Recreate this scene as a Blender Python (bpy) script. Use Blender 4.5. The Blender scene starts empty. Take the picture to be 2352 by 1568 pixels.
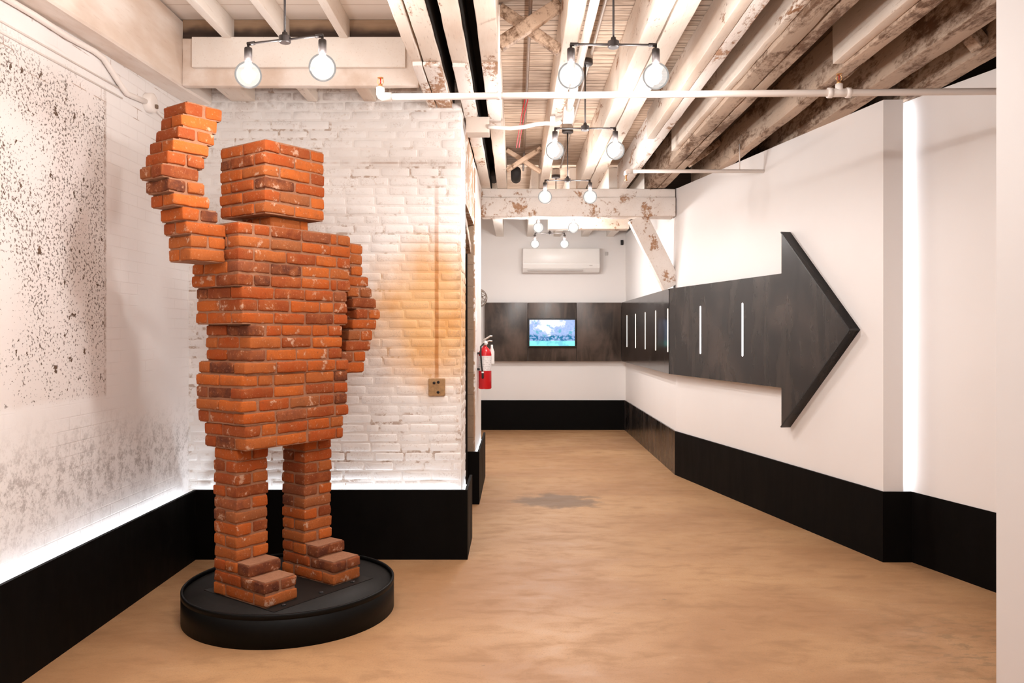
import bpy, bmesh, math, random
from mathutils import Vector, Matrix, noise as mnoise
R = random.Random(11)
scene = bpy.context.scene
COL = scene.collection
PI = math.pi

# ------------------------------------------------------------------ node helper
class NT:
    def __init__(s, name):
        s.m = bpy.data.materials.new(name); s.m.use_nodes = True
        s.t = s.m.node_tree; s.t.nodes.clear()
        s.out = s.t.nodes.new('ShaderNodeOutputMaterial')
        s._pos = None
    def n(s, typ, **kw):
        nd = s.t.nodes.new(typ)
        for k, v in kw.items(): setattr(nd, k, v)
        return nd
    def lk(s, a, b): s.t.links.new(a, b)
    def put(s, sock, v):
        if isinstance(v, bpy.types.NodeSocket): s.lk(v, sock)
        elif v is not None:
            if isinstance(v, (tuple, list)) and len(v) == 3 and sock.type == 'RGBA': v = (*v, 1)
            sock.default_value = v
    @property
    def pos(s):
        if s._pos is None: s._pos = s.n('ShaderNodeNewGeometry')
        return s._pos.outputs['Position']
    @property
    def island(s):
        s.pos
        return s._pos.outputs['Random Per Island']
    def scaled(s, v, off=(0, 0, 0)):
        m = s.n('ShaderNodeMapping'); s.lk(s.pos, m.inputs['Vector'])
        m.inputs['Scale'].default_value = v; m.inputs['Location'].default_value = off
        return m.outputs[0]
    def noise(s, scale=5, detail=4, rough=.55, vec=None, dist=0):
        nd = s.n('ShaderNodeTexNoise'); nd.inputs['Scale'].default_value = scale
        nd.inputs['Detail'].default_value = detail; nd.inputs['Roughness'].default_value = rough
        nd.inputs['Distortion'].default_value = dist
        s.lk(vec if vec is not None else s.pos, nd.inputs['Vector'])
        return nd.outputs['Fac']
    def math(s, op, a, b=None, c=None, clamp=False):
        nd = s.n('ShaderNodeMath', operation=op, use_clamp=clamp)
        for i, v in enumerate((a, b, c)):
            if v is not None: s.put(nd.inputs[i], v)
        return nd.outputs[0]
    def mul(s, a, b): return s.math('MULTIPLY', a, b)
    def add(s, a, b): return s.math('ADD', a, b)
    def step(s, v, lo, hi, a=0., b=1., smooth=True):
        nd = s.n('ShaderNodeMapRange'); nd.interpolation_type = 'SMOOTHSTEP' if smooth else 'LINEAR'
        nd.clamp = True
        s.put(nd.inputs['Value'], v)
        nd.inputs['From Min'].default_value = lo; nd.inputs['From Max'].default_value = hi
        nd.inputs['To Min'].default_value = a; nd.inputs['To Max'].default_value = b
        return nd.outputs['Result']
    def band(s, v, lo, hi, soft):
        return s.mul(s.step(v, lo - soft, lo + soft), s.step(v, hi - soft, hi + soft, 1, 0))
    def mix(s, f, a, b, blend='MIX'):
        nd = s.n('ShaderNodeMix', data_type='RGBA', blend_type=blend)
        s.put(nd.inputs[0], f); s.put(nd.inputs[6], a); s.put(nd.inputs[7], b)
        return nd.outputs[2]
    def ramp(s, f, stops, interp='LINEAR'):
        nd = s.n('ShaderNodeValToRGB'); cr = nd.color_ramp; cr.interpolation = interp
        while len(cr.elements) < len(stops): cr.elements.new(.5)
        for e, (p, c) in zip(cr.elements, stops):
            e.position = p; e.color = (*c, 1) if len(c) == 3 else c
        s.put(nd.inputs[0], f); return nd.outputs[0]
    def xyz(s):
        nd = s.n('ShaderNodeSeparateXYZ'); s.lk(s.pos, nd.inputs[0])
        return nd.outputs[0], nd.outputs[1], nd.outputs[2]
    def comb(s, x, y, z):
        nd = s.n('ShaderNodeCombineXYZ')
        for i, v in enumerate((x, y, z)): s.put(nd.inputs[i], v)
        return nd.outputs[0]
    def bump(s, h, strength=.5, dist=.01, normal=None):
        nd = s.n('ShaderNodeBump'); nd.inputs['Strength'].default_value = strength
        nd.inputs['Distance'].default_value = dist; s.put(nd.inputs['Height'], h)
        if normal is not None: s.lk(normal, nd.inputs['Normal'])
        return nd.outputs[0]
    def bsdf(s, color, rough=.6, metal=0., normal=None, spec=.5):
        b = s.n('ShaderNodeBsdfPrincipled')
        s.put(b.inputs['Base Color'], color); s.put(b.inputs['Roughness'], rough)
        s.put(b.inputs['Metallic'], metal); s.put(b.inputs['Specular IOR Level'], spec)
        if normal is not None: s.lk(normal, b.inputs['Normal'])
        s.lk(b.outputs[0], s.out.inputs[0]); s.m['_'] = 1
        return s.m

def plain(name, col, rough=.6, metal=0., spec=.5, vary=.06, scale=9):
    t = NT(name); n = t.noise(scale, 3)
    c = t.mix(n, tuple(x * (1 - vary) for x in col), tuple(min(1, x * (1 + vary)) for x in col))
    return t.bsdf(c, rough, metal, spec=spec)

def emit(name, col, strength):
    t = NT(name); e = t.n('ShaderNodeEmission'); t.put(e.inputs[0], col); e.inputs[1].default_value = strength
    t.lk(e.outputs[0], t.out.inputs[0]); return t.m

M = {}
def wall_stain(t, c):
    """amber water stain, the rust trace of a lost pipe and a dirty scar across the brick wall"""
    x, y, z = t.xyz()
    dx = t.math('DIVIDE', t.math('SUBTRACT', x, -.58), .62); dz = t.math('DIVIDE', t.math('SUBTRACT', z, 1.70), .72)
    wob = t.mul(t.math('SUBTRACT', t.noise(2.6, 5, .6), .5), .75)
    d = t.add(t.math('SQRT', t.add(t.mul(dx, dx), t.mul(dz, dz))), wob)
    c = t.mix(t.step(d, 1.05, .25, 0, .95), c, t.mix(t.noise(7, 4), (.80, .48, .20), (.72, .40, .17)))
    core = t.mul(t.step(d, .85, .2), t.step(t.noise(3.1, 4), .42, .62))
    c = t.mix(t.mul(core, .55), c, (.66, .28, .06))
    lw = t.add(x, t.mul(t.math('SUBTRACT', t.noise(5, 2), .5), .012))
    line = t.mul(t.band(lw, -.583, -.556, .006), t.mul(t.band(z, 1.26, 2.70, .1), t.step(z, 1.9, 2.85, 1, .12)))
    c = t.mix(t.mul(line, .85), c, (.46, .17, .035))
    scar = t.mul(t.band(z, 2.815, 2.829, .004), t.step(t.noise(1.0, 3, .6, t.scaled((4, 4, 1))), .36, .55))
    return t.mix(t.mul(scar, .6), c, (.45, .30, .22))
def make_materials():
    # painted smooth drywall
    t = NT('white drywall paint'); n1 = t.noise(1.4, 3); n2 = t.noise(60, 3)
    M['drywall'] = t.bsdf(t.mix(n1, (.82, .785, .77), (.87, .84, .825)), .62, normal=t.bump(n2, .08, .003))
    # old whitewashed timber with paint flaking to bare brown wood
    def timber(nm, lo, hi, base=(.74, .645, .56), wood=(.42, .20, .095), grime=.75, dark=(.30, .20, .14)):
        t = NT(nm)
        a = t.noise(1.0, 5, .6, t.scaled((5, 1.6, 5)), .6); b = t.noise(1.0, 4, .7, t.scaled((38, 16, 38)))
        f = t.step(t.add(t.mul(a, .72), t.mul(b, .34)), lo, hi)
        gr = t.noise(1.0, 4, .6, t.scaled((3, .9, 3), (7, 3, 1)))
        base_c = t.mix(t.step(gr, .42, .72, 0, grime), base, (.60, .44, .33))
        fine = t.noise(1.0, 3, .6, t.scaled((90, 9, 90)))
        base_c = t.mix(t.step(fine, .58, .76, 0, .35), base_c, dark)
        c = t.mix(f, base_c, t.mix(b, wood, tuple(x * .45 for x in wood)))
        h = t.add(t.mul(f, -.9), t.add(t.mul(fine, .25), t.mul(b, .2)))
        return t.bsdf(c, .7, normal=t.bump(h, .5, .006), spec=.3)
    M['timber'] = timber('whitewashed timber', .615, .69)
    M['timber_tan'] = timber('speckled tan strut', .52, .66, (.60, .43, .31), (.24, .13, .07), .5, (.10, .06, .04))
    M['timber_stain'] = timber('water stained timber', .72, .80, (.84, .75, .68), (.42, .24, .13), .7, (.50, .34, .24))
    M['timber_flaky'] = timber('flaking whitewashed timber', .552, .63, (.86, .80, .755), (.60, .34, .20), grime=.25)
    M['timber_raw'] = timber('worn grey brown timber', .50, .64, (.44, .33, .25), (.20, .105, .055), .8, (.12, .075, .05))
    M['timber_clean'] = timber('cream painted timber', .72, .80, (.86, .80, .74), (.45, .25, .13), .2, (.55, .42, .32))
    # roof deck of narrow boards running across
    t = NT('worn ceiling boards'); x, y, z = t.xyz()
    fr = t.math('FRACT', t.mul(y, 13.0)); gap = t.math('MINIMUM', t.step(fr, 0, .10), t.step(fr, .93, 1, 1, 0))
    st = t.noise(1.0, 5, .65, t.scaled((3.5, 60, 10))); gr = t.noise(1.3, 4)
    c = t.mix(t.step(st, .40, .70), (.50, .375, .285), (.20, .125, .08))
    c = t.mix(t.step(gr, .45, .7, 0, .6), c, (.58, .46, .37))
    gn = t.step(t.noise(1.0, 2, .5, t.scaled((2.2, 25, 1))), .40, .58, .35, 1)
    c = t.mix(t.math('SUBTRACT', 1., t.math('MAXIMUM', gap, t.math('SUBTRACT', 1., gn)), clamp=True), c, (.045, .025, .015))
    M['deck'] = t.bsdf(c, .75, normal=t.bump(t.add(gap, t.mul(st, .3)), .6, .008), spec=.2)
    t = NT('cream ceiling boards'); x, y, z = t.xyz()
    fr = t.math('FRACT', t.mul(y, 4.2)); gap = t.math('MINIMUM', t.step(fr, 0, .03), t.step(fr, .97, 1, 1, 0))
    c = t.mix(gap, (.50, .38, .29), t.mix(t.noise(3, 4), (.76, .67, .59), (.86, .78, .71)))
    M['deck_cream'] = t.bsdf(c, .7, normal=t.bump(gap, .3, .004), spec=.3)
    M['soot'] = plain('soot black boards', (.012, .009, .007), .85, spec=.1, vary=.4)  # near black colour stands in for darkness of opening, void and gaps
    t = NT('dark stained ceiling boards'); x, y, z = t.xyz()  # shade above the brown joists is put into the board colour
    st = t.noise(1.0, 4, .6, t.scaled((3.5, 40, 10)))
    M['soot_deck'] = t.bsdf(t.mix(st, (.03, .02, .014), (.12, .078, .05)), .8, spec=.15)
    t = NT('smoke stained header board'); x, y, z = t.xyz()  # dark board colour, paler towards its top edge
    st = t.noise(1.0, 4, .6, t.scaled((3, 3, 30))); f = t.step(t.add(z, t.mul(t.noise(4, 3), .10)), 3.615, 3.68)
    c = t.mix(f, t.mix(st, (.022, .014, .012), (.085, .055, .04)), t.mix(st, (.22, .13, .07), (.45, .31, .21)))
    M['soot_board'] = t.bsdf(c, .8, spec=.2)
    # painted brick
    t = NT('painted white brick'); x, y, z = t.xyz()
    n1 = t.noise(2.2, 4); n2 = t.noise(26, 4, .6); n3 = t.noise(75, 3, .7); isl = t.island
    c = t.mix(n1, (.83, .79, .76), (.90, .865, .84))
    c = t.mix(t.step(n2, .60, .72, 0, .45), c, (.62, .50, .41))
    c = t.mix(t.step(t.add(n3, t.mul(n1, .5)), .97, 1.05, 0, .8), c, (.20, .12, .08))
    c = wall_stain(t, c)
    edge = t.mul(t.step(x, -.46, -.40), t.mul(t.band(z, .7, 2.2, .2), t.step(n2, .42, .6)))
    c = t.mix(t.mul(edge, .6), c, (.42, .23, .11))
    top = t.mul(t.step(z, 3.10, 3.32), t.step(t.noise(9, 4), .38, .6))
    c = t.mix(t.mul(top, .55), c, (.33, .24, .19))
    vein = t.mul(t.step(t.noise(1.0, 3, .6, t.scaled((5, 5, 16))), .50, .58), t.step(n3, .5, .62))
    M['pbrick'] = t.bsdf(t.mix(t.mul(vein, .28), c, (.40, .27, .2)), .55, normal=t.bump(t.add(n2, t.mul(n3, .5)), .35, .006), spec=.4)
    t = NT('painted mortar'); n = t.noise(30, 4); x, y, z = t.xyz()
    crack = t.mul(t.step(t.noise(4.5, 3), .50, .62), t.step(n, .45, .6))
    c = t.mix(t.mul(crack, .75), t.mix(n, (.80, .75, .71), (.88, .84, .81)), (.36, .23, .15))
    c = wall_stain(t, c)
    M['pmortar'] = t.bsdf(c, .7, normal=t.bump(n, .5, .006), spec=.3)
    # old plastered wall with pitted patch
    t = NT('pitted white plaster'); x, y, z = t.xyz()
    n1 = t.noise(1.6, 4); n2 = t.noise(14, 4, .6); n3 = t.noise(66, 3, .62); n4 = t.noise(2.6, 4, .6)
    jag = t.mul(t.math('SUBTRACT', t.noise(9, 4), .5), .10)
    zt = t.add(z, t.mul(t.math('SUBTRACT', t.noise(1.5, 3), .5), .22))
    pm = t.mul(t.step(t.add(y, t.mul(jag, .35)), 4.58, 4.55), t.mul(t.step(t.add(z, t.mul(jag, .5)), 1.23, 1.27), t.step(zt, 3.06, 2.86)))
    c = t.mix(n1, (.82, .78, .76), (.88, .845, .83))
    c = t.mix(t.mul(pm, .5), c, (.74, .66, .62))
    dens = t.mul(t.step(n4, .32, .56, -.055, .05), 1.0)
    low = t.step(z, 1.2, 1.9, -.06, .0)
    sp = t.step(t.add(t.add(n3, dens), low), .585, .64)
    sp2 = t.step(t.add(t.noise(22, 3, .6), t.mul(dens, .5)), .66, .70)
    spk = t.mul(pm, t.math('MAXIMUM', t.mul(sp, .82), sp2))
    c = t.mix(spk, c, t.mix(n2, (.03, .018, .010), (.19, .115, .075)))
    # faint courses of brick under the plaster
    bk = t.n('ShaderNodeTexBrick'); bk.inputs['Scale'].default_value = 1.0
    bk.inputs['Brick Width'].default_value = .215; bk.inputs['Row Height'].default_value = .068
    bk.inputs['Mortar Size'].default_value = .0035; bk.inputs['Mortar Smooth'].default_value = .4
    t.lk(t.comb(y, z, 0.), bk.inputs['Vector'])
    brk = t.mul(t.math('SUBTRACT', 1., pm, clamp=True), t.mul(bk.outputs['Fac'], t.step(t.noise(1.1, 3), .40, .62)))
    c = t.mix(t.mul(brk, .15), c, (.46, .34, .28))
    # stains drawn along mortar lines near the top
    lines = t.mul(t.step(bk.outputs['Fac'], .3, .8), t.mul(t.step(z, 2.7, 2.95), t.step(t.noise(1.0, 3, .6, t.scaled((1, 3, 9))), .56, .62)))
    c = t.mix(t.mul(lines, .7), c, (.36, .22, .15))
    # grime splashed low on the wall
    gz = t.band(t.add(z, t.mul(t.math('SUBTRACT', n1, .5), .3)), .62, 1.0, .20)
    gm = t.mul(gz, t.step(t.add(t.mul(n2, .55), t.mul(t.noise(70, 4, .7), .55)), .49, .68))
    c = t.mix(t.mul(gm, .62), c, (.20, .15, .125))
    edge = t.mul(t.band(y, 4.545, 4.57, .006), t.band(z, 1.25, 3.0, .02))
    c = t.mix(t.mul(edge, t.step(n2, .4, .6, .05, .6)), c, (.35, .24, .18))
    h = t.add(t.mul(spk, -1.), t.add(t.mul(brk, -.5), t.mul(n2, .25)))
    M['plaster'] = t.bsdf(c, .65, normal=t.bump(h, .55, .008), spec=.35)
    t = NT('peeling pier paint'); n = t.noise(9, 5, .65, dist=.4); x, y, z = t.xyz()
    pe = t.step(t.add(n, t.step(y, 7.9, 7.45, -.1, .12)), .55, .60)
    M['peel'] = t.bsdf(t.mix(pe, (.83, .77, .735), (.42, .25, .15)), .7, normal=t.bump(pe, .4, .005))
    t = NT('grey block'); n = t.noise(30, 4, .65); x, y, z = t.xyz()
    fr = t.math('FRACT', t.mul(z, 4.9)); jt = t.step(fr, .0, .05, 1, 0)
    M['block'] = t.bsdf(t.mix(jt, t.mix(n, (.25, .165, .11), (.40, .285, .20)), (.20, .14, .1)), .85, normal=t.bump(n, .4, .006), spec=.2)
    # concrete floor
    t = NT('tan concrete floor'); x, y, z = t.xyz()
    n1 = t.noise(1.0, 5, .55, t.scaled((.55, 1.1, 1)), .5); n2 = t.noise(1.0, 5, .62, t.scaled((3.4, 6.5, 1), (3, 1, 0)), .3); n3 = t.noise(110, 4, .75)
    c = t.mix(t.step(n1, .34, .68), (.385, .200, .092), (.50, .285, .138))
    c = t.mix(t.step(n2, .46, .72, 0, .65), c, (.30, .155, .070))
    c = t.mix(t.step(n2, .40, .22, 0, .45), c, (.56, .35, .20))
    c = t.mix(t.step(n3, .48, .75, 0, .75), c, (.27, .155, .08))
    dx = t.math('DIVIDE', t.math('SUBTRACT', x, .42), .46); dy = t.math('DIVIDE', t.math('SUBTRACT', y, 7.62), .36)
    d = t.add(t.math('SQRT', t.add(t.mul(dx, dx), t.mul(dy, dy))), t.mul(t.math('SUBTRACT', t.noise(4.0, 5, .6), .5), 2.3))
    c = t.mix(t.step(d, 1.05, .55, 0, .9), c, (.20, .120, .070))
    spk = t.mul(t.step(t.noise(1.0, 4, .6, t.scaled((11, 22, 1))), .66, .72), t.step(t.noise(1.2, 2), .42, .6))
    c = t.mix(t.mul(spk, .7), c, (.15, .095, .05))
    sx = t.mul(t.step(x, 1.5, 2.4), t.mul(t.step(y, 4.9, 4.1), t.step(t.noise(1.0, 5, .65, t.scaled((9, 22, 1))), .50, .62)))
    c = t.mix(t.mul(sx, .65), c, (.24, .145, .07))
    M['floor'] = t.bsdf(c, t.step(n2, .3, .7, .44, .62), normal=t.bump(t.add(n2, t.mul(n3, .3)), .12, .006), spec=.35)
    # statue brick
    t = NT('reclaimed red brick'); i = t.island
    base = t.ramp(i, [(0, (0.389, 0.081, 0.013)), (.19, (0.332, 0.063, 0.012)), (.36, (0.439, 0.103, 0.018)), (.48, (0.257, 0.052, 0.013)),
                      (.58, (0.190, 0.042, 0.013)), (.67, (0.356, 0.096, 0.023)), (.78, (0.100, 0.029, 0.015)), (.87, (0.257, 0.084, 0.030)), (.94, (0.207, 0.061, 0.027))], 'CONSTANT')
    n1 = t.noise(14, 4, .6); n2 = t.noise(70, 4, .7); n3 = t.noise(5, 3)
    c = t.mix(t.step(n1, .33, .70, 0, .65), base, t.mix(n3, (.13, .033, .014), (.48, .140, .036)))
    c = t.mix(t.step(n2, .58, .72, 0, .6), c, (.50, .25, .14))
    c = t.mix(t.step(n2, .40, .30, 0, .55), c, (.10, .035, .02))
    c = t.mix(t.step(t.add(n1, t.mul(n2, .4)), .80, .92, 0, .7), c, (.55, .36, .25))
    M['brick'] = t.bsdf(c, .85, normal=t.bump(t.add(n1, t.mul(n2, .6)), .6, .006), spec=.15)
    t = NT('pinkish mortar'); n = t.noise(50, 4, .7)
    M['mortar'] = t.bsdf(t.mix(n, (.22, .095, .050), (.39, .19, .112)), .9, normal=t.bump(n, .6, .006), spec=.1)
    # black stained boards
    t = NT('black stained board'); n = t.noise(1.0, 4, .6, t.scaled((9, 9, 2))); n2 = t.noise(90, 2)
    M['black'] = t.bsdf(t.mix(n, (.0012, .001, .001), (.0045, .0036, .0032)), t.step(n, .3, .7, .5, .65), normal=t.bump(n2, .1, .002), spec=.07)
    # blackened steel
    t = NT('blackened steel sheet'); x, y, z = t.xyz()
    n = t.noise(1.0, 5, .6, t.scaled((7, 5, 1.3)), .5); n2 = t.noise(2.1, 4)
    c = t.mix(t.step(n, .40, .74), (.012, .0095, .0085), (.045, .034, .028)); c = t.mix(t.step(n2, .48, .74, 0, .7), c, (.075, .054, .044))
    M['steel'] = t.bsdf(c, t.step(n, .3, .75, .20, .34), .2, spec=.45)
    t = NT('polished blackened steel'); n = t.noise(1.0, 5, .6, t.scaled((7, 4, 1.3)), .5)
    M['steel_gloss'] = t.bsdf(t.mix(t.step(n, .4, .74), (.012, .010, .010), (.035, .027, .024)), t.step(n, .35, .7, .09, .15), .3, spec=.6)
    t = NT('brownish steel sheet'); n = t.noise(1.0, 5, .6, t.scaled((6, 5, 1.5)), .8); n2 = t.noise(1.7, 4)
    c = t.mix(t.step(n, .38, .72), (.030, .022, .018), (.095, .066, .052)); c = t.mix(t.step(n2, .45, .7, 0, .7), c, (.125, .088, .070))
    M['steel_brown'] = t.bsdf(c, t.step(n, .3, .75, .28, .42), .1, spec=.4)
    M['matte_black'] = plain('matte black metal', (.018, .016, .016), .45, .3, vary=.2)
    M['plinth'] = plain('black plinth enamel', (.003, .0028, .0026), .5, spec=.14, vary=.25)
    M['plinth_top'] = plain('dusty black plinth top', (.013, .0105, .009), .55, spec=.2, vary=.35, scale=40)
    M['fixture'] = plain('dark bronze fixture', (.030, .022, .020), .45, .3, vary=.15)
    M['white_plastic'] = plain('white plastic', (.86, .84, .82), .35, vary=.02)
    M['white_pipe'] = plain('white painted pipe', (.86, .79, .74), .4, vary=.03)
    M['grey_conduit'] = plain('grey dusty conduit', (.40, .33, .28), .5, .2, vary=.2)
    M['brown_pipe'] = plain('rusty thin pipe', (.20, .13, .09), .6, .2, vary=.3, scale=20)
    M['box_paint'] = plain('dusty painted box', (.62, .52, .45), .6, vary=.08)
    M['brass'] = plain('brass', (.65, .36, .16), .35, .8, vary=.1)
    M['red_glass'] = plain('red glass vial', (.55, .02, .01), .2, vary=.1)
    M['red'] = plain('red enamel', (.55, .006, .012), .28, vary=.04)
    M['label'] = None
    M['rubber'] = plain('black rubber', (.012, .010, .010), .5, vary=.1)
    M['chrome'] = plain('brushed aluminium', (.70, .66, .63), .32, .85, vary=.08)
    M['redcord'] = plain('red cord', (.70, .035, .05), .6, vary=.1)
    M['hole'] = plain('dark hole', (.01, .007, .005), .9, vary=.1)
    M['rust_box'] = plain('stained box plate', (.34, .19, .08), .7, vary=.6, scale=40)
    M['wire'] = plain('dull wire', (.30, .24, .20), .4, .3, vary=.1)
    M['duct'] = plain('black duct', (.015, .012, .011), .7, vary=.2)
    M['grille'] = plain('grey louvre plastic', (.55, .52, .50), .4, vary=.03)
    # printed extinguisher label
    t = NT('printed white label'); x, y, z = t.xyz()
    ln = t.mul(t.step(t.math('FRACT', t.mul(z, 55)), .45, .55), t.step(t.noise(1.0, 2, .5, t.scaled((60, 60, 55))), .45, .55))
    M['label'] = t.bsdf(t.mix(t.mul(ln, .45), (.80, .76, .75), (.35, .30, .30)), .4)
    # light sources
    M['filament'] = emit('glowing filament', (1, .90, .80), 14.)
    t = NT('lamp glass'); tr = t.n('ShaderNodeBsdfTransparent'); em = t.n('ShaderNodeEmission'); gl = t.n('ShaderNodeBsdfGlossy')
    gl.inputs['Roughness'].default_value = .05
    t.put(em.inputs[0], (1, .96, .92)); em.inputs[1].default_value = .42; tr.inputs[0].default_value = (.74, .74, .74, 1)
    a = t.n('ShaderNodeAddShader'); t.lk(tr.outputs[0], a.inputs[0]); t.lk(em.outputs[0], a.inputs[1])
    lw = t.n('ShaderNodeFresnel'); lw.inputs[0].default_value = 1.15
    b = t.n('ShaderNodeMixShader'); t.lk(lw.outputs[0], b.inputs[0]); t.lk(a.outputs[0], b.inputs[1]); t.lk(gl.outputs[0], b.inputs[2])
    t.lk(b.outputs[0], t.out.inputs[0]); M['bulb'] = t.m
    M['led_cool'] = emit('cool white led tape', (.84, .92, 1.0), 27.)
    M['led_wall'] = emit('cool white led column', (.86, .93, 1.0), 19.)
    M['led_slot_warm'] = emit('warm slot light', (1, .80, .62), 3.2)
    M['led_slot'] = emit('pale slot light', (1, .88, .90), 3.2)
    # television picture: white sky, blue green trees, bright lawn
    t = NT('television picture'); x, y, z = t.xyz()
    v = t.math('DIVIDE', t.math('SUBTRACT', z, 1.39), .43); u = t.math('DIVIDE', t.math('SUBTRACT', x, .22), .74)
    tn = t.noise(1.0, 5, .65, t.scaled((6, 1, 7))); tn2 = t.noise(1.0, 4, .6, t.scaled((22, 1, 26), (4, 0, 2)))
    side = t.math('ABSOLUTE', t.math('SUBTRACT', u, .42)); tree = t.step(t.add(t.add(tn, t.mul(side, .65)), t.step(v, .25, .95, .17, -.06)), .56, .70)
    c = t.mix(tree, (.92, .94, 1.0), t.mix(tn2, (.15, .30, .62), (.62, .70, 1.0)))
    hedge = t.mul(t.band(t.add(v, t.mul(t.math('SUBTRACT', tn, .5), .35)), .20, .42, .05), t.step(tn2, .38, .56))
    c = t.mix(hedge, c, t.mix(tn, (.01, .22, .30), (.04, .12, .38)))
    teal = t.mul(t.step(t.noise(1.0, 3, .6, t.scaled((8, 1, 9), (9, 0, 5))), .56, .66), t.step(v, .25, .40)); c = t.mix(t.mul(teal, .7), c, (.06, .42, .50))
    c = t.mix(t.step(v, .21, .18), c, t.mix(t.step(tn, .45, .6), (.28, .92, .80), (.20, .62, .74)))
    e = t.n('ShaderNodeEmission'); t.lk(c, e.inputs[0]); e.inputs[1].default_value = 1.25
    t.lk(e.outputs[0], t.out.inputs[0]); M['screen'] = t.m
make_materials()

# ------------------------------------------------------------------ mesh helper
class MB:
    def __init__(s): s.v = []; s.f = []; s.mi = []; s.sm = []
    def add(s, vs, fs, mi=0, smooth=False):
        o = len(s.v); s.v += [tuple(p) for p in vs]
        for f in fs: s.f.append(tuple(i + o for i in f)); s.mi.append(mi); s.sm.append(smooth)
        return s
    def box(s, a, b, mi=0):
        x0, y0, z0 = a; x1, y1, z1 = b
        return s.add([(x0, y0, z0), (x1, y0, z0), (x1, y1, z0), (x0, y1, z0), (x0, y0, z1), (x1, y0, z1), (x1, y1, z1), (x0, y1, z1)],
                     [(0, 3, 2, 1), (4, 5, 6, 7), (0, 1, 5, 4), (1, 2, 6, 5), (2, 3, 7, 6), (3, 0, 4, 7)], mi)
    def rbox(s, c, size, r=.006, seg=.0, amp=0., mat=None, mi=0, seed=0, fr=6.):
        """rounded, slightly uneven block; seg is the longest cell"""
        def ts(L):
            h = L / 2; rr = min(r, h * .49); k = [-h, -h + rr * .3, -h + rr]
            inner = L - 2 * rr; n = max(1, int(math.ceil(inner / seg))) if seg else 1
            k += [-h + rr + inner * i / n for i in range(1, n)]
            return k + [h - rr, h - rr * .3, h]
        X, Y, Z = [ts(L) for L in size]; H = [L / 2 for L in size]
        cen = Vector(c); idx = {}; vs = []; fs = []
        def vert(i, j, k):
            key = (i, j, k)
            if key in idx: return idx[key]
            p = Vector((X[i], Y[j], Z[k])); q = Vector([max(-(h - min(r, h * .49)), min(h - min(r, h * .49), t)) for t, h in zip(p, H)])
            d = p - q
            if d.length > 1e-9: p = q + d.normalized() * min(r, min(H) * .49)
            if amp:
                w = (p + cen) * fr + Vector((seed * 3.1, seed * 1.7, seed * 2.3))
                p = p + Vector(mnoise.noise_vector(w)) * amp + Vector(mnoise.noise_vector(w * 3.3)) * amp * .5
            p = (mat @ p if mat is not None else p) + cen
            idx[key] = len(vs); vs.append(p); return idx[key]
        a, b, cc = len(X), len(Y), len(Z)
        for i in range(a - 1):
            for j in range(b - 1):
                fs.append((vert(i, j, 0), vert(i, j + 1, 0), vert(i + 1, j + 1, 0), vert(i + 1, j, 0)))
                fs.append((vert(i, j, cc - 1), vert(i + 1, j, cc - 1), vert(i + 1, j + 1, cc - 1), vert(i, j + 1, cc - 1)))
        for i in range(a - 1):
            for k in range(cc - 1):
                fs.append((vert(i, 0, k), vert(i + 1, 0, k), vert(i + 1, 0, k + 1), vert(i, 0, k + 1)))
                fs.append((vert(i, b - 1, k), vert(i, b - 1, k + 1), vert(i + 1, b - 1, k + 1), vert(i + 1, b - 1, k)))
        for j in range(b - 1):
            for k in range(cc - 1):
                fs.append((vert(0, j, k), vert(0, j, k + 1), vert(0, j + 1, k + 1), vert(0, j + 1, k)))
                fs.append((vert(a - 1, j, k), vert(a - 1, j + 1, k), vert(a - 1, j + 1, k + 1), vert(a - 1, j, k + 1)))
        return s.add(vs, fs, mi, True)
    def prism(s, poly, z0, z1, mi=0):
        n = len(poly); vs = [(x, y, z0) for x, y in poly] + [(x, y, z1) for x, y in poly]
        area = sum(poly[i][0] * poly[(i + 1) % n][1] - poly[(i + 1) % n][0] * poly[i][1] for i in range(n))
        fs = [tuple(range(n))[::-1], tuple(range(n, 2 * n))] + [(i, (i + 1) % n, (i + 1) % n + n, i + n) for i in range(n)]
        if area < 0: fs = [f[::-1] for f in fs]
        return s.add(vs, fs, mi)
    def tube(s, pts, r, seg=12, mi=0, closed=False):
        P = [Vector(p) for p in pts]; n = len(P); vs = []; fs = []
        up = None
        for i, p in enumerate(P):
            if closed: d = (P[(i + 1) % n] - P[i - 1]).normalized()
            else: d = (P[min(i + 1, n - 1)] - P[max(i - 1, 0)]).normalized()
            if up is None: up = d.orthogonal().normalized()
            up = (up - d * up.dot(d))
            up = up.normalized() if up.length > 1e-6 else d.orthogonal().normalized()
            w = d.cross(up)
            for k in range(seg):
                a = 2 * PI * k / seg; vs.append(p + (up * math.cos(a) + w * math.sin(a)) * r)
        for i in range(n if closed else n - 1):
            for k in range(seg):
                a, b = i * seg, ((i + 1) % n) * seg; k2 = (k + 1) % seg
                fs.append((a + k, a + k2, b + k2, b + k))
        if not closed: fs += [tuple(range(seg))[::-1], tuple((n - 1) * seg + k for k in range(seg))]
        return s.add(vs, fs, mi, True)
    def lathe(s, prof, c=(0, 0, 0), seg=32, mi=0, mat=None, smooth=True):
        vs = []; fs = []; n = len(prof); c = Vector(c)
        for r, z in prof:
            for k in range(seg):
                a = 2 * PI * k / seg; p = Vector((max(r, 1e-5) * math.cos(a), max(r, 1e-5) * math.sin(a), z))
                vs.append((mat @ p if mat is not None else p) + c)
        for i in range(n - 1):
            for k in range(seg):
                k2 = (k + 1) % seg; fs.append((i * seg + k, i * seg + k2, (i + 1) * seg + k2, (i + 1) * seg + k))
        fs += [tuple(range(seg))[::-1], tuple((n - 1) * seg + k for k in range(seg))]
        return s.add(vs, fs, mi, smooth)
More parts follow.
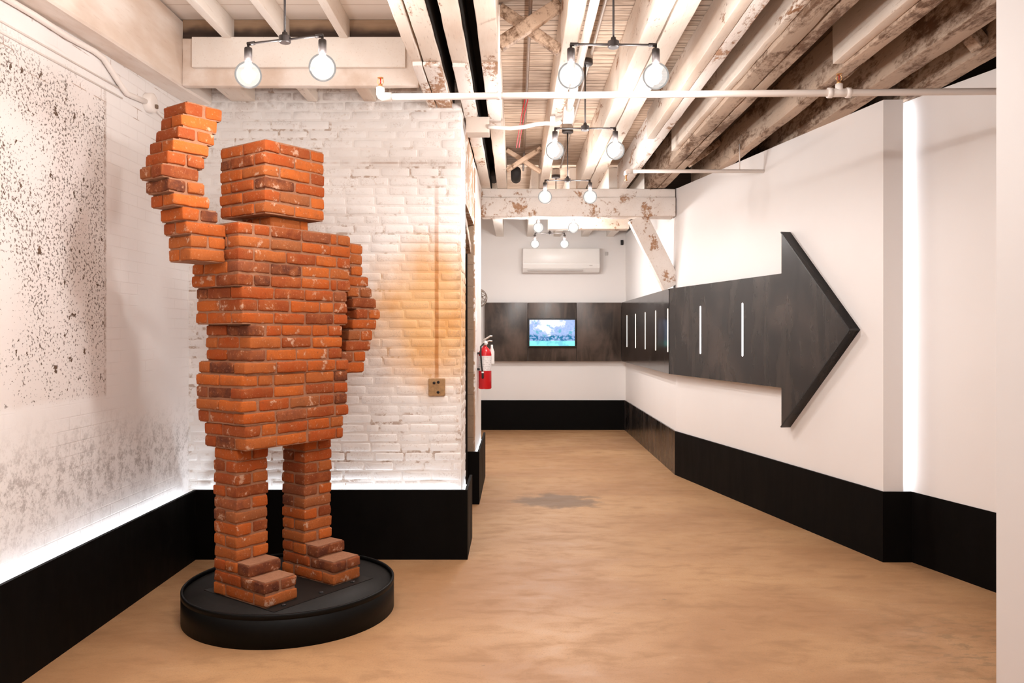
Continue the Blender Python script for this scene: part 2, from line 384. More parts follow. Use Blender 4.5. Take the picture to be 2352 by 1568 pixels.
    def build(s, name, mats, parent=None, origin=None):
        me = bpy.data.meshes.new(name)
        o = Vector(origin) if origin is not None else Vector((0, 0, 0))
        me.from_pydata([Vector(p) - o for p in s.v], [], s.f)
        for m in (mats if isinstance(mats, (list, tuple)) else [mats]): me.materials.append(m)
        me.polygons.foreach_set('material_index', s.mi); me.polygons.foreach_set('use_smooth', s.sm)
        me.update()
        ob = bpy.data.objects.new(name, me); COL.objects.link(ob)
        if parent is not None: ob.parent = parent
        if origin is not None: ob.location = o
        return ob

def tag(o, label, cat, group=None):
    o['label'] = label; o['category'] = cat
    if group: o['group'] = group
    return o
def thing(name, label, cat, loc=(0, 0, 0), rz=0., group=None):
    o = bpy.data.objects.new(name, None); o.empty_display_size = .1; COL.objects.link(o)
    o.location = loc; o.rotation_euler = (0, 0, rz)
    return tag(o, label, cat, group)
def struct(o, label=None, cat=None):
    o['kind'] = 'structure'
    o['label'] = label; o['category'] = cat or 'wall'
    return o
def solo(mb, name, mat, label, cat, group=None):
    xs = [p[0] for p in mb.v]; ys = [p[1] for p in mb.v]; zs = [p[2] for p in mb.v]
    org = ((min(xs) + max(xs)) / 2, (min(ys) + max(ys)) / 2, min(zs))
    return tag(mb.build(name, mat, None, org), label, cat, group)

# ------------------------------------------------------------------ camera
HC = 1.6
cam = bpy.data.cameras.new('camera'); camo = bpy.data.objects.new('camera', cam); COL.objects.link(camo)
camo.location = (0, 0, HC); camo.rotation_euler = (PI / 2, 0, 0)
cam.sensor_fit = 'HORIZONTAL'; cam.sensor_width = 36; cam.lens = 36 * 1830 / 2352
cam.shift_x = -9 / 2352; cam.shift_y = -19 / 2352; cam.clip_start = .05; cam.clip_end = 60
scene.camera = camo

# ------------------------------------------------------------------ the room
def S(mb, name, mat, label, cat='wall'): return struct(mb.build(name, mat), label, cat)
S(MB().box((-2.7, -2.7, -.12), (4.2, 13.5, 0)), 'floor', M['floor'], 'tan stained concrete floor running down the corridor', 'floor')
S(MB().box((-2.50, -2.6, 0), (-2.35, 6.2, 3.66)), 'wall_left', M['plaster'], 'white plastered wall with dark pitted patch beside the brick figure')
# painted brick wall behind the statue: core plus every brick face
def brick_wall():
    mb = MB(); rr = random.Random(5)
    mb.box((-2.40, 5.7218, 0), (-.3935, 6.20, 3.655), 1)
    c = .068; nrow = 54
    for k in range(nrow):
        z = .0 + k * c
        if z + c > 3.66: break
        x = -2.36 - rr.uniform(0, .2)
        while x < -.41:
            L = .205 if rr.random() > .08 else .10
            x1 = min(x + L, -.394)
            if x1 - x > .03:
                d = rr.uniform(-.0015, .002); bx0 = max(x, -2.37)
                if x1 > bx0 + .02:
                    mb.rbox(((bx0 + x1) / 2, 5.7445 - d, z + c / 2 + rr.uniform(-.0015, .0015)), (x1 - bx0, .05, .0625 + rr.uniform(-.003, .003)), .012, .05, .0022, seed=k, fr=9)
            x = x1 + .006
        y = 5.722 + (0 if k % 2 else .0)
        first = True
        while y < 6.19:
            L = (.10 if k % 2 else .205) if first else .205
            first = False
            y1 = min(y + L, 6.2)
            if y1 - y > .03:
                mb.rbox((-.414 + rr.uniform(-.003, .002), (y + y1) / 2, z + c / 2), (.045, y1 - y, .060 + rr.uniform(-.003, .003)), .010, .07, .004, seed=k + 99, fr=9)
            y = y1 + .0085
    return mb.build('wall_brick', [M['pbrick'], M['pmortar']])
struct(brick_wall(), 'white painted brick wall with an orange rust stain behind the brick figure')
S(MB().box((-.56, 6.2, 2.62), (-.395, 7.53, 3.23)), 'wall_over_opening', M['peel'], 'peeling white strip of wall over the dark opening')
S(MB().box((-.95, 7.53, 0), (-.40, 8.88, 3.23), 0), 'wall_pier_core', M['block'], 'grey block face of the narrow pier beyond the dark opening')
S(MB().rbox((-.396, 8.205, 1.6), (.014, 1.35, 3.24), .005, .12, .003), 'wall_pier_side', M['peel'], 'white peeling side of the pier holding the fire extinguisher')
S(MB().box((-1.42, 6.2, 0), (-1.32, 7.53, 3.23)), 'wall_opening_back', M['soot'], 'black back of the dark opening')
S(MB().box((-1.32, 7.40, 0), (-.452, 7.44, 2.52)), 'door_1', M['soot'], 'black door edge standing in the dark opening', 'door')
S(MB().box((-.95, 8.88, 0), (-.85, 13.3, 3.55)), 'wall_rear_left', M['drywall'], 'white end wall beyond the pier')
S(MB().box((-.95, 13.2, 0), (2.0, 13.32, 3.6)), 'wall_back', M['drywall'], 'white back wall carrying the television and air conditioner')
S(MB().box((1.815, 9.02, 0), (1.93, 13.2, 3.24)), 'wall_right_corridor', M['drywall'], 'white corridor side wall with five slots of light')
S(MB().prism([(1.815, 9.02), (2.575, 5.585), (2.68, 5.61), (1.92, 9.05)], 0, 3.235), 'wall_right_angled', M['drywall'], 'white angled wall carrying the black arrow')
S(MB().prism([(2.575, 5.583), (2.712, 5.580), (2.712, 5.590), (2.66, 5.61), (2.60, 5.62)], 0, 3.235), 'wall_return', M['drywall'], 'narrow white wall return hiding the light column')
S(MB().prism([(2.620, 6.09), (3.72, 2.385), (3.82, 2.41), (2.72, 6.12)], 0, 3.235), 'wall_right_near', M['drywall'], 'white wall lit by the vertical light column')
S(MB().prism([(1.447, 2.40), (3.9, 2.40), (3.9, 2.52), (1.56, 2.52)], 0, 3.53), 'wall_front_right', M['drywall'], 'plain white wall end close to the camera')
S(MB().box((2.2, -2.6, 0), (2.3, 2.40, 3.53)), 'wall_side_near', M['drywall'], 'white wall beside the camera')
S(MB().box((-2.5, -2.7, 0), (2.3, -2.6, 3.66)), 'wall_behind', M['drywall'], 'white wall behind the camera')
S(MB().box((3.80, 2.52, 3.2), (3.9, 13.4, 3.60)), 'wall_attic', M['soot'], 'dark void over the angled wall')
S(MB().box((-.30, -2.6, 3.53), (1.25, 13.4, 3.60)), 'ceiling', M['deck'], 'worn brown ceiling boards between the timbers', 'ceiling')
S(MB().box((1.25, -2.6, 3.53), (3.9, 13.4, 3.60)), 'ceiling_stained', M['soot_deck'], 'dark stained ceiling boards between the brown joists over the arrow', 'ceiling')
S(MB().box((-.62, -2.6, 3.42), (-.20, 8.9, 3.52)), 'ceiling_dark', M['soot'], 'sooty black ceiling between the three timbers over the corridor edge', 'ceiling')  # darkness between the timbers put into the ceiling colour
S(MB().box((-2.5, -2.6, 3.66), (-.55, 6.3, 3.74)), 'ceiling_left', M['deck_cream'], 'cream painted ceiling boards over the brick figure', 'ceiling')
S(MB().box((-.95, 8.9, 3.53), (-.2, 13.4, 3.60)), 'ceiling_rear', M['deck_cream'], 'pale ceiling at the corridor end', 'ceiling')
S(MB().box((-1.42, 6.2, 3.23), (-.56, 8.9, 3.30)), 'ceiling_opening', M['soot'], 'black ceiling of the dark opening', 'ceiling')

# black baseboards
BH = .492
def bb(poly, name, label, mat='black'): S(MB().prism(poly, 0, BH), name, M[mat], label, 'baseboard')
bb([(-2.282, -2.6), (-2.262, -2.6), (-2.262, 5.65), (-2.282, 5.65)], 'baseboard_left', 'tall black baseboard along the plastered wall')
bb([(-2.262, 5.63), (-.342, 5.63), (-.342, 5.65), (-2.262, 5.65)], 'baseboard_far', 'tall black baseboard under the painted brick wall')
bb([(-.362, 5.65), (-.342, 5.65), (-.342, 6.24), (-.362, 6.24)], 'baseboard_brick_end', 'black baseboard around the end of the brick wall')
bb([(-.95, 7.45), (-.342, 7.45), (-.342, 7.47), (-.95, 7.47)], 'baseboard_pier', 'black baseboard on the face of the narrow pier')
bb([(-.362, 7.47), (-.342, 7.47), (-.342, 8.92), (-.362, 8.92)], 'baseboard_pier_side', 'black baseboard under the fire extinguisher')
bb([(-.85, 13.18), (1.80, 13.18), (1.80, 13.2), (-.85, 13.2)], 'baseboard_back', 'black baseboard under the television wall')
bb([(1.797, 9.01), (1.815, 9.02), (1.815, 13.18), (1.797, 13.18)], 'baseboard_corridor', 'black baseboard along the corridor side wall', 'steel')
bb([(1.797, 9.01), (2.564, 5.567), (2.575, 5.585), (1.815, 9.02)], 'baseboard_angled', 'black baseboard under the arrow')
bb([(2.564, 5.567), (2.768, 5.565), (2.768, 5.583), (2.564, 5.583)], 'baseboard_return', 'short black baseboard below the light column')
bb([(2.768, 5.565), (3.715, 2.375), (3.735, 2.40), (2.788, 5.573)], 'baseboard_right', 'black baseboard along the wall beside the light column')

for i, (a, b, l) in enumerate((((-2.35, -2.55, 0), (-2.282, 5.65, .405), 'hidden ledge behind the baseboard of the plastered wall'), ((-2.262, 5.65, 0), (-.362, 5.72, .405), 'hidden ledge behind the baseboard of the brick wall'),
                   ((-.394, 5.72, 0), (-.362, 6.22, .405), 'hidden ledge at the brick wall end'), ((-.388, 7.47, 0), (-.362, 8.90, .405), 'hidden ledge below the fire extinguisher'))):
    S(MB().box(a, b), 'trim_%d' % (i + 1), M['drywall'], l, 'trim')
# ------------------------------------------------------------------ led tapes behind the baseboards and the light column
def led(a, b, name_label, mat='led_cool', name='light_strip'):
    solo(MB().box(a, b), name, M[mat], name_label, 'light strip', None)
led((-2.325, -2.4, .415), (-2.305, 5.60, .425), 'cool white glowing strip tucked behind the baseboard of the plastered wall')
led((-2.24, 5.675, .415), (-.40, 5.695, .425), 'cool white glowing strip tucked behind the baseboard of the brick wall')
led((-.385, 5.75, .415), (-.372, 6.18, .425), 'short glowing strip behind the baseboard at the brick wall end')
led((-.385, 7.56, .415), (-.372, 8.84, .425), 'glowing strip behind the baseboard below the fire extinguisher')
led((2.702, 5.5945, .50), (2.7115, 5.604, 3.22), 'tall vertical glowing strip hidden behind the white wall return', 'led_wall')

# ------------------------------------------------------------------ timbers
def joist(x0, x1, y0, y1, z0, z1, mat, label, r=.007, amp=.0045, sis=(), pad=None, cat='joist', group='ceiling joists', split=None, gap_strip=False):
    mb = MB()
    if split:
        mb.rbox(((x0 + split - .006) / 2, (y0 + y1) / 2, (z0 + z1) / 2), (split - .006 - x0, y1 - y0, z1 - z0), r, .16, amp, seed=R.random() * 9)
        mb.rbox(((x1 + split + .006) / 2, (y0 + y1) / 2, (z0 + z1) / 2 + .004), (x1 - split - .006, y1 - y0, z1 - z0), r, .16, amp, seed=R.random() * 9)
    else:
        mb.rbox(((x0 + x1) / 2, (y0 + y1) / 2, (z0 + z1) / 2), (x1 - x0, y1 - y0, z1 - z0), r, .16, amp, seed=R.random() * 9)
    o = solo(mb, 'ceiling_joist', mat, label, cat, group)
    for (a, b, c, d, e, f) in sis:
        s = MB().rbox(((a + b) / 2, (c + d) / 2, (e + f) / 2), (b - a, d - c, f - e), .006, .16, .004, seed=R.random() * 9)
        p = s.build('sister_board', M['timber'], o, None); p.matrix_parent_inverse = Matrix.Translation(-o.location)
    if gap_strip:  # thin black strip added on the joist side to darken the gap
        p = MB().box((x1 + .004, y0, z0 + .012), (x1 + .012, y1, 3.42)).build('black_liner', M['soot'], o, None); p.matrix_parent_inverse = Matrix.Translation(-o.location)
    if pad:
        s = MB()
        for (a, b, c, d, e, f) in pad: s.rbox(((a + b) / 2, (c + d) / 2, (e + f) / 2), (b - a, d - c, f - e), .004, .12, .003, seed=R.random() * 9)
        p = s.build('packing_board', M['timber_flaky'], o, None); p.matrix_parent_inverse = Matrix.Translation(-o.location)
    return o
ZB = 3.235; ZD = 3.53
Y0 = -1.6; Y1 = 9.18
joist(-.636, -.452, Y0, 5.72, ZB, 3.66, M['timber'], 'doubled cream timber joist at the edge of the ceiling over the brick figure', split=-.563, gap_strip=True,
      pad=[(-.625, -.568, 4.80, 5.70, ZB - .024, ZB + .002), (-.560, -.458, 4.80, 5.70, ZB - .024, ZB + .002)])
joist(-.388, -.286, Y0, Y1, ZB, 3.42, M['timber'], 'narrow cream joist between the two black gaps', gap_strip=True,
      pad=[(-.384, -.290, 4.82, 6.9, ZB - .024, ZB + .002)])
joist(-.209, -.101, Y0, Y1, ZB, ZD, M['timber'], 'cream joist with flaking patches beside the crossed bridging',
      pad=[(-.206, -.112, 4.80, 6.3, ZB - .024, ZB + .002)])
joist(.262, .353, Y0, Y1, ZB, ZD, M['timber'], 'cream joist carrying the thick white conduit')
joist(.692, .916, Y0, Y1, ZB, ZD, M['timber'], 'doubled cream joist just past the hanging lamps', split=.797)
joist(1.167, 1.250, Y0, Y1, ZB, ZD, M['timber_flaky'], 'reddish flaking joist in front of the doubled joist with a long crack', sis=[(1.10, 1.165, Y0, 6.7, ZB - .004, 3.46)])
joist(1.479, 1.690, 2.52, Y1, ZB, ZD, M['timber_raw'], 'doubled brown joist with a long crack along its underside', split=1.600, sis=[(1.425, 1.477, 2.52, 7.3, ZB + .03, 3.49)])
joist(2.015, 2.107, 2.52, Y1, ZB, ZD, M['timber_raw'], 'brown joist with heavily flaking white paint over the arrow', sis=[(1.945, 2.013, 2.52, 4.9, ZB + .02, 3.50)])
joist(2.36, 2.50, 2.52, Y1, ZB, ZD, M['timber_raw'], 'dark stained joist resting on the wall above the arrow')
joist(2.71, 2.84, 2.52, Y1, ZB, ZD, M['timber_raw'], 'last dark joist above the light column')
RL = ['pale joist stub above the wire ball at the corridor end', 'pale joist stub over the air conditioner', 'pale joist stub between lamps at the corridor end', 'pale joist stub over the far end of the air conditioner', 'pale joist stub beside the diagonal brace']
for (a, b), l in zip([(-.33, -.20), (.18, .29), (.62, .74), (1.08, 1.20), (1.50, 1.62)], RL):
    joist(a, b, 9.28, 13.2, 3.20, 3.53, M['timber_clean'], l, group='joists beyond the crossbeam')

# header, wall beam and joists over the statue
def skew_beam():
    mb = MB(); n = 24
    for i in range(n + 1):
        y = -2.6 + (5.72 + 2.6) * i / n; zb = 3.235 - .039 * (5.7 - y); w = mnoise.noise(Vector((y * 2, 0, 0))) * .006
        for (x, z) in ((-2.348, zb), (-2.20 + w, zb), (-2.188 + w, zb + .012), (-2.188 + w, 3.645), (-2.348, 3.645)): mb.v.append((x, y, z + (w if z < 3.6 else 0)))
    for i in range(n):
        for k in range(5):
            mb.f.append((i * 5 + k, i * 5 + (k + 1) % 5, i * 5 + 5 + (k + 1) % 5, i * 5 + 5 + k)); mb.mi.append(0); mb.sm.append(False)
    mb.f += [(4, 3, 2, 1, 0), tuple(n * 5 + k for k in range(5))]; mb.mi += [0, 0]; mb.sm += [False, False]
    return solo(mb, 'wall_plate_timber', M['timber_stain'], 'long cream wall timber running along the top of the pitted plaster wall', 'timber')
skew_beam()
t = thing('header_timber', 'cream header across the ceiling behind the pair of lamps over the brick figure', 'timber', (-1.4, 5.32, 3.22))
def child(mb, name, mat, par):
    o = mb.build(name, mat, par); o.matrix_parent_inverse = Matrix.Translation(-par.location); return o
child(MB().rbox((-1.412, 5.25, 3.375), (1.552, .06, .31), .008, .12, .004, seed=3), 'beam', M['timber_stain'], t)
child(MB().rbox((-1.415, 5.20, 3.43), (1.39, .034, .196), .004, .3, .0008, seed=4), 'face_board', M['timber_clean'], t)
child(MB().box((-2.19, 5.235, 3.531), (-.640, 5.275, 3.658)), 'stained_board', M['soot_board'], t)
for (a, b), l in zip([(-1.905, -1.852), (-1.537, -1.487), (-1.146, -1.092)],
                     ['slim cream ceiling joist next to the wall timber', 'slim cream ceiling joist just behind the lamp rod', 'slim cream ceiling joist nearest the doubled joist']):
    l = l.replace('nearest', 'closest to') if False else l.replace('nearest the', 'beside the')
    mb = MB().rbox(((a + b) / 2, 1.84, 3.5885), (b - a, 6.84, .141), .004, .3, .002, seed=a)
    solo(mb, 'ceiling_joist', M['timber_clean'], l, 'joist', 'slim joists over the brick figure')
for (a, b), l in zip([(-2.04, -1.87), (-1.494, -1.42), (-1.09, -1.0)],
                     ['wide joist end resting on the brick wall near the corner', 'slim joist end resting on the brick wall below the header', 'joist end on the brick wall beside the sprinkler elbow']):
    solo(MB().rbox(((a + b) / 2, 5.500, 3.355), (b - a, .43, .19), .006, .1, .003, seed=b), 'joist_end', M['timber'], l, 'joist', 'joist ends on the brick wall')
# crossbeam, bolster, brace
t = thing('crossbeam', 'thick whitewashed crossbeam with peeling paint spanning the corridor', 'timber', (.7, 9.1, 2.918))
child(MB().rbox((.705, 9.10, 3.026), (2.19, .25, .216), .010, .12, .006, seed=6), 'lower_timber', M['timber_flaky'], t)
child(MB().rbox((.705, 9.12, 3.185), (2.19, .24, .096), .008, .12, .005, seed=7), 'upper_plate', M['timber_flaky'], t)
solo(MB().rbox((.905, 10.0, 3.047), (1.01, .17, .296), .008, .12, .004, seed=8), 'short_timber', M['timber'], 'short whitewashed timber showing just below the crossbeam, behind the half hidden lamp', 'timber')
def bar_between(p, q, w, d, mat_, name, label, cat, group=None, amp=.004, up=(0, 1, 0)):
    p, q = Vector(p), Vector(q); ax = (q - p); L = ax.length; ax.normalize()
    u = Vector(up); u = (u - ax * u.dot(ax)).normalized(); s = u.cross(ax)
    m = Matrix((s, u, ax)).transposed()
    mb = MB().rbox((p + q) / 2, (w, d, L), .006, .1, amp, mat=m, seed=R.random() * 9)
    return solo(mb, name, mat_, label, cat, group)
bar_between((1.385, 9.125, 2.925), (1.785, 9.125, 2.135), .215, .14, M['timber_flaky'], 'diagonal_brace', 'diagonal whitewashed brace from the crossbeam down to the corner', 'timber')
bar_between((-.43, 6.26, 2.56), (-.43, 7.20, 2.36), .09, .05, M['timber_raw'], 'diagonal_brace', 'rough wooden brace slanting across the top of the dark opening', 'timber', up=(1, 0, 0))
XB = 'crossed bridging struts'
bar_between((-.095, 4.60, 3.265), (.258, 4.60, 3.50), .075, .06, M['timber_tan'], 'bridging_strut', 'speckled strut of the large bridging cross, rising away from the white hanger rod', 'timber', XB)
bar_between((-.095, 4.67, 3.50), (.258, 4.67, 3.255), .060, .06, M['timber_tan'], 'bridging_strut', 'second strut of the large bridging cross, falling towards the conduit joist', 'timber', XB)
bar_between((-.095, 8.15, 3.265), (.258, 8.15, 3.49), .045, .06, M['timber_tan'], 'bridging_strut', 'front strut of the small bridging cross near the red cords', 'timber', XB)
bar_between((-.095, 8.23, 3.49), (.258, 8.23, 3.265), .045, .05, M['timber_tan'], 'bridging_strut', 'rear strut of the small bridging cross near the red cords', 'timber', XB)
bar_between((2.11, 5.15, 3.27), (2.355, 5.15, 3.50), .075, .10, M['timber_raw'], 'bridging_strut', 'short pale strut between the two dark joists over the arrow', 'timber', 'short bridging struts')
bar_between((2.70, 4.62, 3.26), (2.50, 4.62, 3.50), .075, .10, M['timber_raw'], 'bridging_strut', 'short pale strut close to the near white wall end', 'timber', 'short bridging struts')
bar_between((1.70, 7.85, 3.26), (2.01, 7.85, 3.48), .06, .08, M['timber_raw'], 'bridging_strut', 'short strut above the thin sprinkler pipe', 'timber', 'short bridging struts')

# ------------------------------------------------------------------ brick statue
CH = .0678; D = .0965; JN = .0105; BR = .203
def fill(L, first_half):
    """brick lengths filling a run"""
    if L <= BR * 1.25: return [L]
    out = []; x = 0.
    if first_half: out.append(.0965); x += .0965 + JN
    while L - x > BR + .045: out.append(BR); x += BR + JN
    if L - x > .02: out.append(L - x)
    return out
def course(mb, a, b, w, s, k, z, rr, par=0):
    zc = z + JN / 2 + .0573 / 2
    mb.box((a + .0085, b + .0085, z), (a + w - .0085, b + s - .0085, z + CH), 1)
    def br(cx, cy, lx, ly):
        j = lambda q: rr.uniform(-q, q)
        rot = Matrix.Rotation(j(.008), 3, 'Z')
        mb.rbox((cx + j(.003), cy + j(.003), zc + j(.0012)), (lx + j(.003), ly + j(.003), .0573 + j(.003)), .0085, .030, .0042, mat=rot, seed=rr.random() * 50, fr=17)
    def run_u(y, x0, L, half):
        x = x0
        for q in fill(L, half): br(x + q / 2, y, q, D); x += q + JN
    def run_v(x, y0, L, half):
        y = y0
        for q in fill(L, half): br(x, y + q / 2, D, q); y += q + JN
    if (k + par) % 2 == 0:
        run_u(b + D / 2, a, w, False); run_u(b + s - D / 2, a, w, True)
        if s > 2.4 * D:
            run_v(a + D / 2, b + D + JN, s - 2 * (D + JN), False); run_v(a + w - D / 2, b + D + JN, s - 2 * (D + JN), False)
    else:
        run_v(a + D / 2, b, s, False); run_v(a + w - D / 2, b, s, True)
        if w > 2.4 * D:
            run_u(b + D / 2, a + D + JN, w - 2 * (D + JN), k % 4 == 1); run_u(b + s - D / 2, a + D + JN, w - 2 * (D + JN), k % 4 == 3)
YAW = math.radians(54.5); cu, su = math.cos(YAW), math.sin(YAW)
C0 = (-1.450, 4.22); A0, B0 = .37, .10; ZP = .157
st = thing('brick_statue', 'tall figure built of red bricks raising one arm, standing on a round black plinth', 'statue',
           (C0[0] + cu * A0 - su * B0, C0[1] + su * A0 + cu * B0, ZP), YAW)
BM = [M['brick'], M['mortar']]
def part(name, rows, par=0, seed=0, dz=0., parent=None):
    mb = MB(); rr = random.Random(seed)
    for (k, a, b, w, s) in rows: course(mb, a - A0, b - B0, w, s, k, k * CH + dz, rr, par)
    return mb.build(name, BM, parent or st)
rows = [(12, .02, .0, .69, .37), (13, .02, .0, .69, .37), (14, .01, -.004, .735, .424)] + [(k, 0, 0, .74, .42) for k in (15, 16, 17)] + [(18, .012, -.006, .735, .42)]
rows += [(k, .05, .0, .645, .40) for k in (19, 20, 21)] + [(22, 0, 0, .742, .425), (23, 0, 0, .74, .42), (24, 0, 0, .74, .42)] + [(k, -.025, 0, .79, .42) for k in range(25, 30)]
part('torso', rows, 0, 1)
part('neck', [(30, .235, .075, .27, .27)], 0, 2)
part('head', [(k, .16, .02, .42, .415) for k in range(31, 37)], 1, 3)
ra = [-.282, -.331, -.357, -.392, -.3635, -.335, -.304, -.282, -.258]
rows = [(27, -.236, .1, .207, .207), (28, -.236, .1, .207, .207), (29, -.262, .1, .232, .207)] + [(30 + i, a, .1, .207, .207) for i, a in enumerate(ra)]
o = part('arm', rows, 1, 4, -.2 * CH); o['label'] = 'raised waving arm'
la = [.963, .963, .963, 1.009, 1.040, 1.078, 1.115, 1.088, 1.050, 1.030, .989, .975]
rows = [(29 - i, a - (.198 if i < 3 else .207), .1, .198 if i < 3 else .207, .207) for i, a in enumerate(la)]
o = part('arm', rows, 0, 5, -.4 * CH); o['label'] = 'lowered arm'
for a, sd in ((.034, 6), (.499, 7)):
    lg = part('leg', [(k, a, .1, .207, .207) for k in range(3, 12)], 0, sd)
    part('foot', [(0, a, -.147, .207, .454), (1, a, -.147, .207, .454), (2, a, -.012, .207, .319)], 0, sd + 10, parent=lg)

# plinth
pc = (-1.303, 4.614); pr = .590
t = thing('display_plinth', 'round black plinth with raised rim under the brick figure', 'plinth', (pc[0], pc[1], 0))
MB().lathe([(pr - .03, .0), (pr, .0), (pr, .150), (pr - .004, .152), (0, .152)], seg=96).build('drum', M['plinth'], t)
MB().lathe([(pr - .016, .1525), (pr - .014, .1525), (pr - .014, .1535), (0, .1535)], seg=96).build('deck', M['plinth_top'], t)
mb = MB(); sg = 96; prof = [(pr + .0005, .148), (pr + .001, .172), (pr - .003, .176), (pr - .010, .176), (pr - .013, .172), (pr - .013, .150)]
vs = [(r * math.cos(2 * PI * k / sg), r * math.sin(2 * PI * k / sg), z) for r, z in prof for k in range(sg)]
fs = [(i * sg + k, i * sg + (k + 1) % sg, ((i + 1) % 6) * sg + (k + 1) % sg, ((i + 1) % 6) * sg + k) for i in range(6) for k in range(sg)]
mb.add(vs, fs, 0, True).build('rim', M['plinth'], t)
def w2l(a, b): return (C0[0] + cu * a - su * b - pc[0], C0[1] + su * a + cu * b - pc[1])
pl = MB().prism([w2l(.037, -.2156), w2l(.741, -.2156), w2l(.741, .40), w2l(.037, .40)], .1535, .1568).build('steel_plate', M['plinth_top'], t)
for a in (.13, .385, .62):
    x, y = w2l(a, -.175); MB().lathe([(.013, .1568), (.013, .162), (.008, .165), (0, .165)], (x, y, 0), 6, smooth=False).build('bolt', M['matte_black'], t)

# ------------------------------------------------------------------ pendant lamps
LAMP_W = 40.
bulb_prof = []
for i in range(25):
    a = -PI / 2 + PI * .90 * i / 24; bulb_prof.append((.063 * math.cos(a), .063 * math.sin(a)))
bulb_prof += [(.0175, .066), (.0165, .074), (.016, .082)]
def bulb_or_fill_data(wt):
    out = []
    for kind, share in (('POINT', 1.10), ('SPOT', .52)):     # these bulbs throw most of their light sideways and down
        l = bpy.data.lights.new('bulb_light', kind); l.energy = wt * share; l.color = (1, .98, .965); l.shadow_soft_size = .035
        if kind == 'SPOT': l.spot_size = math.radians(178); l.spot_blend = .3
        out.append(l)
    return out
meshes = {}
def pendant(cx, cy, rz, L, hz, topz, label, box, wt):
    lamp_light = bulb_or_fill_data(wt)
    t = thing('pendant_lamp', label, 'lamp', (cx, cy, hz), rz, 'two bulb pendant lamps')
    H = topz - hz
    def use(key, fn, mat, par, loc=(0, 0, 0)):
        if key not in meshes:
            o = fn().build(key[0], mat, par); meshes[key] = o.data
        else:
            o = bpy.data.objects.new(key[0], meshes[key]); COL.objects.link(o); o.parent = par
        o.location = loc; return o
    cz = H - (.075 if box else 0)
    use(('rod', round(cz, 3)), lambda: MB().tube([(0, 0, .012), (0, 0, cz)], .0055, 10), M['fixture'], t)
    use(('hub',), lambda: MB().lathe([(.012, .034), (.014, .018), (.027, .016), (.028, .013), (.028, -.012), (.024, -.016), (0, -.016)][::-1], seg=24, smooth=False), M['fixture'], t)
    use(('canopy',), lambda: MB().lathe([(.048, -.034), (.052, -.030), (.052, 0), (.0, 0)], seg=32), M['fixture'], t, (0, 0, cz))
    if box: use(('ceiling_box',), lambda: MB().lathe([(.052, 0), (.052, .062), (.030, .072), (.030, .075), (0, .075)], seg=8, smooth=False), M['grey_conduit'], t, (.0, 0, cz))
    use(('crossbar', round(L, 3)), lambda: MB().tube([(-L / 2, 0, 0), (L / 2, 0, 0)], .0055, 10).tube([(-L / 2 - .004, 0, 0), (-L / 2 + .035, 0, 0)], .009, 10).tube([(L / 2 - .035, 0, 0), (L / 2 + .004, 0, 0)], .009, 10), M['fixture'], t)
    for s in (-1, 1):
        so = use(('socket',), lambda: MB().lathe([(.006, .0), (.006, -.018), (.017, -.020), (.0185, -.024), (.0185, -.085), (.0, -.085)][::-1], seg=24), M['fixture'], t, (s * L / 2, 0, 0))
        bu = use(('bulb',), lambda: MB().lathe(bulb_prof, seg=32), M['bulb'], t, (s * L / 2, 0, -.150))
        use(('filament',), lambda: MB().lathe([(0, -.040), (.012, -.036), (.019, -.015), (.019, .02), (.012, .044), (0, .05)], seg=16), M['filament'], bu)
        for ld in lamp_light:
            lo = bpy.data.objects.new('bulb_light', ld); COL.objects.link(lo); lo.parent = bu
HZ = 2.99
ang = math.atan2(-.105, .38)
pendant(-1.095, 3.775, ang, .396, HZ, 3.66, 'two bulb dark pendant lamp hanging over the brick figure', False, 40.)
for y, rz, wt, l in ((3.84, .02, 32., 'large two bulb pendant lamp closest to the long sprinkler pipe, above the corridor mouth'),
                 (5.41, -.01, 52., 'second two bulb pendant lamp down the corridor, level with the grey junction box'),
                 (7.25, .0, 66., 'third two bulb pendant lamp down the corridor, just in front of the crossbeam'),
                 (9.36, .0, 70., 'fourth two bulb pendant lamp, half hidden behind the crossbeam'),
                 (11.08, .0, 72., 'smallest two bulb pendant lamp, in front of the air conditioner')):
    pendant(.470, y, rz, .41, HZ, ZD, l, True, wt)
# added fill lights without fixtures, overhead beside and behind the camera
for (x, y, wt) in ((.265, 1.0, 16.), (.675, 1.0, 13.), (-1.29, 1.7, 13.), (-.91, 1.7, 13.), (-.25, 1.9, 26.), (.10, 1.9, 22.), (-1.29, -.2, 8.), (-.91, -.2, 8.)):
    for ld in bulb_or_fill_data(wt):
        lo = bpy.data.objects.new('bulb_light', ld); COL.objects.link(lo); lo.location = (x, y, 2.84)

# ------------------------------------------------------------------ sprinkler pipes
def sprinkler(c, par, nm='sprinkler_head'):
    x, y, z = c
    h = MB().lathe([(.0, 0), (.012, 0), (.012, .012), (.008, .016), (.007, .022), (0, .022)], (x, y, z), 12)
    for s in (-1, 1): h.tube([(x + s * .007, y, z + .018), (x + s * .015, y, z + .030), (x + s * .013, y, z + .044), (x, y, z + .052)], .0025, 8)
    h.lathe([(0, .051), (.016, .052), (.016, .054), (0, .055)], (x, y, z), 12)
    o = child(h, nm, M['brass'], par)
    g = child(MB().tube([(x, y, z + .022), (x, y, z + .050)], .003, 8), 'glass_vial', M['red_glass'], o)
    g.parent = o; g.matrix_parent_inverse = Matrix.Identity(4)
    return o
z0, z1 = 2.824, 2.853
def zp(x): return z0 + (z1 - z0) * (x + .70) / 3.2
t = thing('sprinkler_pipe', 'long white sprinkler pipe crossing the room below the joists', 'pipe', (1.2, 4.13, 2.82))
